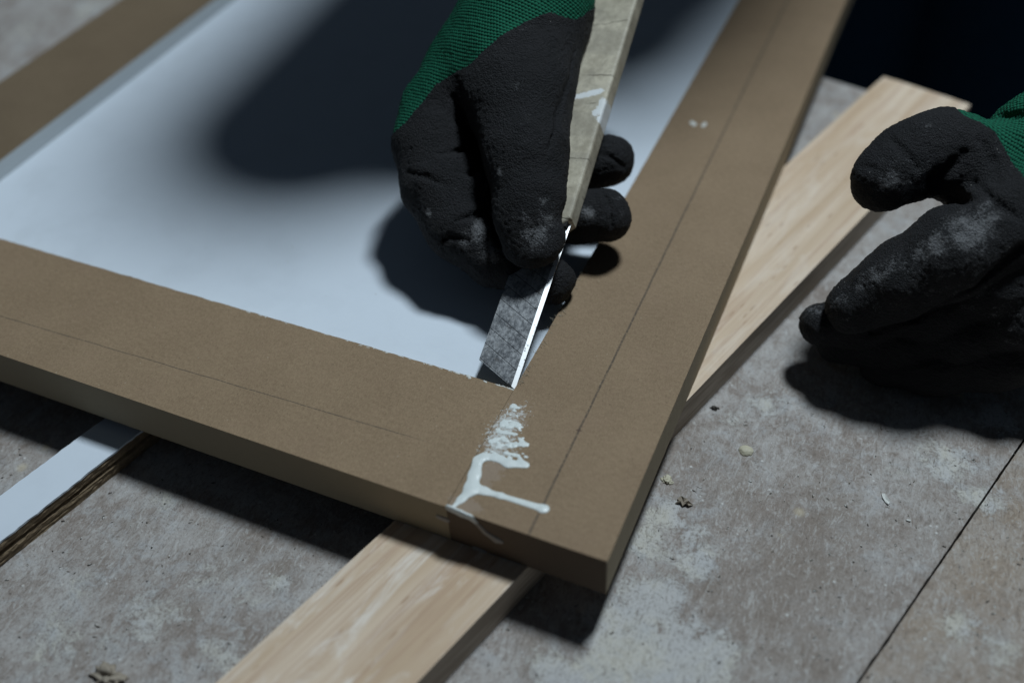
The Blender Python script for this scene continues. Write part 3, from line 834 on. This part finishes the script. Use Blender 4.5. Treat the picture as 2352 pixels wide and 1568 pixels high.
# ------------------------------------------------------------------ the knife
Mx = Matrix(((e_u[0], w_b[0], n_b[0], 0), (e_u[1], w_b[1], n_b[1], 0), (e_u[2], w_b[2], n_b[2], 0), (0, 0, 0, 1)))
KNIFE_LH = float(np.linalg.det(np.array([e_u, w_b, n_b]))) < 0
knife = empty('utility_knife')
tag(knife, 'snap off utility knife with grey segmented blade and taped beige handle, held by black glove', 'knife')
def to_world(p): return e_u * p[0] + w_b * p[1] + n_b * p[2]
def knife_part(name, vs, fs, mat, parent=knife, bevel=0, smooth=False, seg=2):
    bm = bmesh.new(); vv = [bm.verts.new(v) for v in vs]
    for f in fs: bm.faces.new([vv[i] for i in f])
    bmesh.ops.recalc_face_normals(bm, faces=bm.faces[:])
    if bevel: bmesh.ops.bevel(bm, geom=bm.edges[:], offset=bevel, segments=seg, affect='EDGES', profile=.5)
    o = bm_obj(name, bm, mat, parent, smooth)
    mat4 = Mx.copy()
    if KNIFE_LH:   # keep object coordinates right handed: flip z
        for v in o.data.vertices: v.co.z = -v.co.z
        mat4 = Matrix(((e_u[0], w_b[0], -n_b[0], 0), (e_u[1], w_b[1], -n_b[1], 0), (e_u[2], w_b[2], -n_b[2], 0), (0, 0, 0, 1)))
        o.data.flip_normals()
    o.matrix_local = mat4
    return o
th = .0006; bw = .0017
LB = EL + .009
# body of the blade: polygon in (x,y): from bevel inner line to the spine
blade_poly = [(bw * .0 + bw * BS / BW, bw), (BS, BW), (LB, BW), (LB, bw)]
vs = [(x, y, 0) for x, y in blade_poly] + [(x, y, -th) for x, y in blade_poly]
fs = [(0, 1, 2, 3), (7, 6, 5, 4), (0, 4, 5, 1), (1, 5, 6, 2), (2, 6, 7, 3), (3, 7, 4, 0)]
blade = knife_part('blade', vs, fs, M['steel'])
tilt = -bw * math.tan(math.radians(21))
vs = [(0, 0, tilt), (bw * BS / BW, bw, .00002), (LB, bw, .00002), (LB, 0, tilt), (0, 0, tilt - .0001), (bw * BS / BW, bw, -th), (LB, bw, -th), (LB, 0, tilt - .0001)]
edge = knife_part('cutting_edge', vs, fs, M['bevel'], blade)
edge.matrix_parent_inverse = Matrix.Identity(4); edge.matrix_local = Matrix.Identity(4) if True else edge.matrix_local
# handle: long rounded bar with one blunt, chamfered nose
HX0, HX1 = EL + .001, EL + .155
HY0, HY1 = -.0006, BW + .0022
HZ0, HZ1 = -.0062, .0034
outline = [(HX0 + .0002, HY0 + .0030), (HX0, HY0 + .0065), (HX0 - .004, HY1 - .001), (HX0 + .002, HY1), (HX1, HY1 + .0060), (HX1 + .004, (HY0 + HY1) / 2 + .004), (HX1, HY0 + .0048), (HX0 + .0035, HY0)]
# subdivide long sides and let them wander a little like wrapped tape
pts = []
for i in range(len(outline)):
    a_ = np.array(outline[i]); b_ = np.array(outline[(i + 1) % len(outline)]); k = max(1, int(np.linalg.norm(b_ - a_) / .004))
    for j in range(k):
        p = a_ + (b_ - a_) * j / k
        if j and k > 3: p = p + np.array([0, .00022 * mnoise.noise(Vector((p[0] * 190, i * 3.3, 0)))])
        pts.append(p)
n_ = len(pts)
vs = [(p[0], p[1], HZ1) for p in pts] + [(p[0], p[1], HZ0) for p in pts]
fs = [tuple(range(n_)), tuple(range(2 * n_ - 1, n_ - 1, -1))] + [(i, (i + 1) % n_, n_ + (i + 1) % n_, n_ + i) for i in range(n_)]
bm = bmesh.new(); vv = [bm.verts.new(v) for v in vs]
for f in fs: bm.faces.new([vv[i] for i in f])
bmesh.ops.recalc_face_normals(bm, faces=bm.faces[:])
es = [e for e in bm.edges if abs(e.verts[0].co.z - e.verts[1].co.z) < 1e-6]
bmesh.ops.bevel(bm, geom=es, offset=.0016, segments=4, affect='EDGES', profile=.55)
bm_v = [tuple(v.co) for v in bm.verts]; bm.verts.index_update(); bm_f = [[v.index for v in f.verts] for f in bm.faces]; bm.free()
handle = knife_part('handle', bm_v, bm_f, M['handle'])
# metal sleeve mouth seen as a dark slot with a small rim
knife_part('blade_slot', [(HX0 - .0002, HY0 + .0012, .0022), (HX0 - .0002, HY0 + .0065, .0022), (HX0 + .006, HY0 + .0065, .0022), (HX0 + .006, HY0 + .0012, .0022),
                          (HX0 - .0002, HY0 + .0012, -.0028), (HX0 - .0002, HY0 + .0065, -.0028), (HX0 + .006, HY0 + .0065, -.0028), (HX0 + .006, HY0 + .0012, -.0028)],
           [(0, 1, 2, 3), (7, 6, 5, 4), (0, 4, 5, 1), (1, 5, 6, 2), (2, 6, 7, 3), (3, 7, 4, 0)], M['dark_plastic'], handle).matrix_local = Matrix.Identity(4)

# ------------------------------------------------------------------ the person
person = empty('person', (.08, .70, -.78))
tag(person, 'person behind the table in dark blue trousers and black coated green work gloves', 'person')
def unparent_offset(o):
    o.location = (-.08, -.70, .78); return o

# ---- glove holding the knife
T1 = PD(1222, 553, .4065); T2 = PD(1214, 450, .4115); T3 = PD(1206, 345, .420); T4 = PD(1192, 225, .437); T5 = PD(1215, 110, .452)
I1 = PD(992, 335, .447); I2 = PD(1014, 430, .438); I3 = PD(1054, 518, .430); I4 = PD(1132, 588, .424); I5 = PD(1268, 646, .422)
Md = [PD(1075, 260, .468), PD(1100, 400, .458), PD(1230, 500, .442), PD(1390, 497, .437)]
Rg = [PD(1130, 180, .480), PD(1150, 330, .472), PD(1270, 395, .464), PD(1399, 369, .458)]
Pk = [PD(1180, 120, .490), PD(1200, 250, .487), PD(1250, 290, .482), PD(1300, 272, .480)]
WR = PD(1211, 0, .468); WR2 = PD(1275, -330, .53)
def hand1(P):
    th_ = chain(P, [(T1, .0080), (T2, .0112), (T3, .0152), (T4, .0205), (T5, .0205)], .012)
    Rt = np.stack([w_b, e_u, n_b], 1)
    th_ = smin(th_, ellip(P, T1 + e_u * .001, (.0132, .0128, .0088), Rt), .003)
    th_ = smin(th_, ellip(P, T2, (.0142, .022, .0112), Rt), .004)
    ix = chain(P, [(I1, .0172), (I2, .0158), (I3, .0138), (I4, .0112), (I5, .0096)], .006)
    ix = smin(ix, ellip(P, PD(1086, 440, .430), (.0068, .0075, .009)), .004)
    md = chain(P, [(Md[0], .0150), (Md[1], .0140), (Md[2], .0120), (Md[3], .0112)], .006)
    rg = chain(P, [(Rg[0], .0150), (Rg[1], .0135), (Rg[2], .0118), (Rg[3], .0114)], .006)
    pk = chain(P, [(Pk[0], .0140), (Pk[1], .0120), (Pk[2], .0105), (Pk[3], .0095)], .006)
    palm = chain(P, [(I1, .0165), (PD(1005, 262, .455), .0145), (PD(1102, 130, .462), .0178), (WR, .0215)], .010)
    palm2 = chain(P, [(PD(1130, 180, .480), .018), (PD(1180, 90, .475), .022), (WR, .0235)], .012)
    palm3 = chain(P, [(T4, .018), (PD(1175, 120, .455), .0215), (WR, .0235)], .012)
    palm4 = chain(P, [(PD(1060, 200, .458), .0165), (PD(1130, 165, .452), .0175)], .012)
    heel = chain(P, [(PD(1250, 160, .450), .0130), (PD(1243, 40, .465), .0185), (PD(1240, -60, .475), .0190)], .010)
    arm = cap(P, WR, WR2, .0222, .030)
    body = smin(smin(palm, palm2, .010), smin(palm3, palm4, .010), .010)
    body = smin(smin(body, arm, .010), heel, .010)
    d = smin(body, th_, .006)
    f = np.minimum(np.minimum(md, rg), pk)
    d = smin(d, f, .003)
    d = smin(d, ix, .0025)
    return d
hand1_base = hand1
hand1 = add_cuts(hand1_base, [
    ([(1000, 356, .0004), (1040, 349, .0012), (1100, 343, .0030)], .0014, .0004),
    ([(1052, 395, .0006), (1080, 398, .0018), (1112, 402, .0032)], .0014, .0002),
    ([(1050, 508, .0005), (1085, 496, .0016), (1125, 486, .0032)], .0014, .0003),
    ([(1040, 225, .0008), (1062, 270, .0028), (1092, 322, .0042)], .0030, 0),
    ([(1092, 322, .0040), (1110, 400, .0038), (1128, 480, .0036), (1152, 560, .0028)], .0020, -.004),
    ([(935, 395, .0002), (975, 405, .0005), (1020, 425, .0003)], .0025, 0),
    ([(985, 560, .0002), (1035, 545, .0005), (1080, 555, .0003)], .0025, 0),
    ([(1300, 195, .0004), (1280, 270, .0009), (1262, 345, .0004)], .0022, 0),
    ([(1318, 120, .0003), (1306, 190, .0007), (1288, 250, .0004)], .0018, 0),
    ([(1385, 445, .0002), (1400, 470, .0004), (1405, 520, .0002)], .0020, 0),
    ([(1365, 350, .0002), (1405, 362, .0005), (1435, 385, .0002)], .0020, 0),
])
bp = [(892, 324), (946, 267), (1003, 195), (1078, 150), (1147, 90), (1207, 51), (1261, 31), (1327, 45)]
A0 = PD(892, 324, .442); A1 = PD(1327, 38, .442)
bx = (A1 - A0) / np.linalg.norm(A1 - A0); bz = -wray(1110, 180); by = np.cross(bz, bx); by /= np.linalg.norm(by)
if by[2] < 0: by = -by     # towards the arm
bs, bw_ = [], []
for (px, py) in bp:
    q = PD(px, py, .440) - A0; bs.append(q @ bx); bw_.append(q @ by)
bs = np.array(bs); bw_ = np.array(bw_)
def side1(P):
    q = P - A0
    return q @ by - np.interp(q @ bx, bs, bw_)
def dust_lights_on(fn, lst): return [(hit(fn, x, y), r_, s_) for x, y, r_, s_ in lst]
dust1 = dust_lights_on(hand1_base, [(1230, 540, .008, .85), (1262, 500, .006, .7), (1205, 500, .004, .7), (1190, 580, .006, .4), (1100, 530, .007, 1.), (1130, 580, .007, .9), (1070, 560, .006, .6), (1250, 462, .003, .7),
    (1352, 490, .0035, 1.3), (985, 490, .002, 1.2), (1112, 430, .0025, .9), (1120, 470, .0025, .7), (1150, 395, .002, 1.), (1185, 195, .007, .45), (1200, 60, .008, .3), (1420, 470, .010, .32), (1430, 350, .008, .3), (1010, 400, .014, .2), (1190, 320, .020, .2), (1300, 630, .006, .3), (1220, 240, .012, .2)])
allp = np.array([T1, T5, I1, I3, I5, Md[3], Rg[3], Pk[3], WR, PD(1000, 285, .456)])
lo = allp.min(0) - .032; hi = allp.max(0) + .034; hi = np.maximum(hi, WR + (WR2 - WR) * .75 + .034)
ax1 = WR - PD(1080, 260, .45)
g1, k1 = split_glove('work_glove', hand1, lo, hi, .00075, side1, WR, ax1, dust1, person,
                     'black coated glove gripping the knife, index finger folded', 'green knitted back and cuff of the knife hand glove')
unparent_offset(g1)

# ---- open glove at the right
tI = [(PD(1962, 703, .432), .0112), (PD(2075, 640, .429), .0140), (PD(2190, 580, .427), .0163), (PD(2300, 525, .434), .0175), (PD(2375, 470, .442), .019)]
tM = [(PD(1887, 745, .4430), .0092), (PD(1990, 737, .447), .0112), (PD(2150, 708, .446), .0138), (PD(2300, 645, .441), .0158), (PD(2420, 570, .443), .018)]
tR = [(PD(1925, 782, .452), .0095), (PD(2050, 780, .452), .0120), (PD(2220, 760, .450), .0138), (PD(2360, 715, .445), .0152), (PD(2460, 640, .450), .018)]
tP = [(PD(2030, 835, .455), .0095), (PD(2150, 838, .455), .0115), (PD(2290, 815, .453), .0128), (PD(2420, 760, .452), .0140), (PD(2500, 650, .472), .017)]
tT = [(PD(2024, 415, .434), .0120), (PD(2068, 385, .437), .0126), (PD(2112, 358, .441), .0134), (PD(2168, 345, .446), .0148), (PD(2240, 380, .449), .0162), (PD(2330, 430, .454), .022)]
W2 = PD(2430, 372, .470); W3 = PD(2690, 190, .54)
def hand2(P):
    ix = chain(P, tI, .008); md = chain(P, tM, .008); rg = chain(P, tR, .008); pk = chain(P, tP, .008)
    tb = chain(P, tT, .008)
    pm = chain(P, [(PD(2330, 500, .448), .019), (PD(2390, 430, .458), .0235), (W2, .0265)], .012)
    pm2 = chain(P, [(PD(2440, 620, .468), .018), (PD(2460, 500, .470), .0225), (W2, .0265)], .012)
    web = chain(P, [(PD(2235, 395, .456), .012), (PD(2290, 430, .456), .016)], .008)
    arm = cap(P, W2, W3, .0262, .031)
    d = smin(smin(pm, pm2, .014), arm, .012)
    d = smin(d, web, .010)
    f = np.minimum(np.minimum(ix, md), np.minimum(rg, pk))
    d = smin(d, f, .0035); d = smin(d, tb, .007)
    return d
hand2_base = hand2
hand2 = add_cuts(hand2_base, [
    ([(2262, 440, .0005), (2225, 455, .0022), (2180, 462, .0050)], .0030, 0),
    ([(2150, 412, .0030), (2190, 380, .0012), (2215, 350, .0004)], .0040, 0),
    ([(2045, 318, .0003), (2075, 350, .0007), (2105, 380, .0003)], .0030, 0),
    ([(1978, 380, .0002), (2000, 385, .0003), (2020, 395, .0001)], .0030, .0006),
    ([(2165, 510, .0002), (2190, 530, .0004), (2225, 545, .0002)], .0040, .0008),
    ([(2240, 420, .0004), (2290, 470, .0007), (2340, 500, .0003)], .0035, 0),
    ([(2246, 270, .0004), (2290, 267, .0016), (2349, 262, .0022)], .0022, 0),
    ([(2250, 320, .0003), (2280, 370, .0006), (2290, 420, .0003)], .0030, 0),
    ([(2000, 765, .0010), (2100, 730, .0016), (2200, 680, .0018), (2345, 570, .0022)], .0015, 0),
])
bp2 = [(2215, 268), (2250, 283), (2285, 305), (2308, 340), (2328, 380), (2352, 408), (2400, 450)]
B0 = PD(2215, 268, .45); B1 = PD(2400, 450, .45)
cx_ = (B1 - B0) / np.linalg.norm(B1 - B0); cz_ = -wray(2300, 350); cy_ = np.cross(cz_, cx_); cy_ /= np.linalg.norm(cy_)
if (W3 - W2) @ cy_ < 0: cy_ = -cy_
cs, cw = [], []
for (px, py) in bp2:
    q = PD(px, py, .436) - B0; cs.append(q @ cx_); cw.append(q @ cy_)
cs = np.array(cs); cw = np.array(cw)
def side2(P):
    q = P - B0
    return q @ cy_ - np.interp(q @ cx_, cs, cw)
dust_light2 = dust_lights_on(hand2_base, [(2230, 530, .009, 1.15), (2195, 520, .006, 1.), (2150, 560, .007, 1.), (2120, 585, .006, .8), (2270, 490, .008, .7), (2060, 600, .007, .6), (2010, 635, .007, .85), (1975, 655, .005, .7), (1930, 690, .006, .6), (1945, 730, .004, .5),
    (2045, 410, .005, 1.), (2030, 425, .003, 1.), (2085, 430, .005, .9), (2075, 460, .005, .8), (2120, 420, .006, .6), (2145, 370, .008, .3), (1870, 712, .006, .7), (2280, 660, .005, .6), (2240, 690, .006, .5), (2300, 370, .012, .3), (2120, 650, .018, .42), (2030, 700, .012, .35), (2250, 600, .018, .40), (2160, 300, .014, .3), (2090, 380, .014, .3), (2320, 720, .010, .5), (2340, 790, .008, .4)])  # real dust, plus wide spots that paint light onto the fingers
ap = np.array([p for p, _ in tI + tM + tR + tP + tT] + [W2])
lo = ap.min(0) - .030; hi = ap.max(0) + .034; hi = np.maximum(hi, W2 + (W3 - W2) * .35 + .03)
g2, k2 = split_glove('work_glove', hand2, lo, hi, .00085, side2, W2, W3 - W2, dust_light2, person,
                     'black coated glove of the free hand, thumb and fingers open', 'green knitted cuff of the free hand glove')
unparent_offset(g2)

# puckered cuff fold of the free hand: a rolled knit band
cdir = (W3 - W2) / np.linalg.norm(W3 - W2)
def cuff_band(name, base, axis, r0, parent, folds=3, length=.05, seed=0):
    ax = axis / np.linalg.norm(axis); f1 = np.cross(ax, [0, 0, 1.]); f1 /= np.linalg.norm(f1); f2 = np.cross(ax, f1)
    NU, NV = 160, 70; vs = []; uv = []
    for j in range(NV + 1):
        t = j / NV
        for i in range(NU):
            a_ = 2 * math.pi * i / NU
            rad = r0 + .0032 * math.sin(t * math.pi * 2 * folds + .6 * math.sin(a_ * 2 + seed)) * min(1, t * 4) + .0012 * mnoise.noise(Vector((math.cos(a_) * 2, math.sin(a_) * 2, t * 6)))
            p = base + ax * (length * t) + (f1 * math.cos(a_) + f2 * math.sin(a_)) * rad
            vs.append(p); uv.append((a_ * .03, length * t))
    fs = [(j * NU + i, j * NU + (i + 1) % NU, (j + 1) * NU + (i + 1) % NU, (j + 1) * NU + i) for j in range(NV) for i in range(NU)]
    o = fast_mesh(name, np.array(vs), np.array(fs), M['knit'], parent)
    uvl = o.data.uv_layers.new(name='UVMap')
    for poly in o.data.polygons:
        for li_ in poly.loop_indices:
            vi = o.data.loops[li_].vertex_index; u_, v_ = uv[vi]
            if vi % NU == 0 and any(o.data.loops[q].vertex_index % NU == NU - 1 for q in poly.loop_indices): u_ = 2 * math.pi * .03
            uvl.data[li_].uv = (u_, v_)
    o.modifiers.new('thickness', 'SOLIDIFY').thickness = .0012
    return o
cb = cuff_band('knit_cuff_fold', W2 - cdir * .002, cdir, .0278, g2, 2, .050)
cb['label'] = 'puckered green knit roll at the wrist'

# ---- body under the clothes: one continuous mesh
SH_R = np.array([-.10, .60, .44]); EL_R = np.array([-.078, .268, .44]); SH_L = np.array([.28, .62, .42]); EL_L = np.array([.34, .40, .24])
HEAD = np.array([.002, .432, .545]); NECK = np.array([.07, .58, .52])
LA0, LA1 = PD(2400, 300, .47), PD(2430, 60, .60)
def body_fn(P, grow=0.0, what='body'):
    torso = chain(P, [(np.array([.09, .80, .0]), .135), (np.array([.09, .78, .2]), .125), (np.array([.09, .70, .38]), .13)], .05)
    sh = chain(P, [(SH_R, .062), (np.array([.09, .66, .44]), .085), (SH_L, .062)], .04)
    uar = cap(P, SH_R, EL_R, .060, .056); ual = cap(P, SH_L, EL_L, .052, .042)
    far = cap(P, EL_R, WR + (WR2 - WR) * .3, .046, .024); fal = cap(P, EL_L, W2 + cdir * .03, .041, .022)
    legs = np.minimum(chain(P, [(np.array([.0, .79, -.02]), .10), (np.array([.02, .66, -.36]), .085), (np.array([-.04, .76, -.74]), .05)], .03),
                      chain(P, [(np.array([.18, .79, -.02]), .10), (np.array([.19, .66, -.36]), .090), (np.array([.26, .76, -.74]), .05)], .03))
    if what == 'shirt':
        return smin(smin(smin(torso, sh, .04), uar, .03), ual, .03) - grow
    if what == 'trousers':
        return smin(legs, ellip(P, (.09, .80, .0), (.17, .13, .11)), .05) - grow
    head = ellip(P, HEAD, (.076, .09, .108)); face = ellip(P, HEAD + [.02, -.04, -.035], (.055, .065, .075))
    nose = cap(P, HEAD + [.03, -.095, .0], HEAD + [.033, -.112, -.03], .008, .013)
    ears = np.minimum(ellip(P, HEAD + [-.078, 0, -.01], (.012, .022, .034)), ellip(P, HEAD + [.078, .01, -.01], (.012, .022, .034)))
    neck = cap(P, HEAD, NECK, .055, .06)
    hd = smin(smin(smin(head, face, .03), nose, .015), ears, .01); hd = smin(hd, neck, .03)
    d = smin(torso, sh, .04)
    for q in (uar, ual, far, fal): d = smin(d, q, .03)
    d = smin(d, hd, .03); d = smin(d, legs, .05)
    return d
for nm, grow, mt, lo, hi, lab in (('body', 0, 'skin', (-.30, .10, -.80), (.48, 1.0, .68), None),
                                  ('shirt', .010, 'shirt', (-.34, .20, -.12), (.50, 1.02, .62), 'dark shirt'),
                                  ('trousers', .012, 'navy', (-.22, .52, -.80), (.40, 1.02, .14), 'dark blue trousers')):
    V, F = surface(lambda P, g_=grow, w_=nm: body_fn(P, g_, w_).astype(np.float32), lo, hi, .0065)
    if nm == 'body':
        pass
    o = fast_mesh(nm, V, F, M[mt], person); unparent_offset(o)
    if lab: o['label'] = lab
V, F = surface(lambda P: np.maximum(ellip(P, HEAD + [-.004, .012, .012], (.083, .095, .108)), -(P[:, 2] - HEAD[2] + .02 + .5 * (P[:, 1] - HEAD[1] + .02) * -1)), HEAD - .13, HEAD + .14, .005)
unparent_offset(fast_mesh('hair', V, F, M['hair'], person))

# ------------------------------------------------------------------ light, world, camera
Ld = np.array([.125, .375, 1.0]); Ld /= np.linalg.norm(Ld)
lp = Ld * 1.75
ld = bpy.data.lights.new('work_lamp', 'AREA'); ld.shape = 'DISK'; ld.size = .26; ld.energy = 25.5; ld.color = (.82, .93, 1.0)
lo_ = bpy.data.objects.new('work_lamp', ld); lo_.location = lp
lo_.rotation_euler = Vector(-Ld).to_track_quat('-Z', 'Y').to_euler(); col.objects.link(lo_)
w = bpy.data.worlds.new('World'); scene.world = w; w.use_nodes = True
w.node_tree.nodes['Background'].inputs[0].default_value = (.55, .75, 1.0, 1); w.node_tree.nodes['Background'].inputs[1].default_value = .030

cam = bpy.data.cameras.new('camera'); co = bpy.data.objects.new('camera', cam); col.objects.link(co)
cam.sensor_width = 36; cam.sensor_fit = 'HORIZONTAL'; cam.lens = FPX / W0 * 36
cam.clip_start = .01; cam.clip_end = 50
R4 = Matrix([[float(x) for x in row] for row in ROT]).to_4x4(); co.matrix_world = Matrix.Translation(Vector([float(x) for x in CAM])) @ R4
cam.dof.use_dof = True; cam.dof.focus_distance = .398; cam.dof.aperture_fstop = 3.6; cam.dof.aperture_blades = 9
scene.camera = co
scene.view_settings.view_transform = 'Standard'; scene.view_settings.look = 'None'; scene.view_settings.exposure = 0; scene.view_settings.gamma = 1
scene.render.engine = 'CYCLES'
scene.cycles.use_denoising = True; scene.cycles.max_bounces = 6; scene.cycles.diffuse_bounces = 4; scene.cycles.caustics_reflective = False
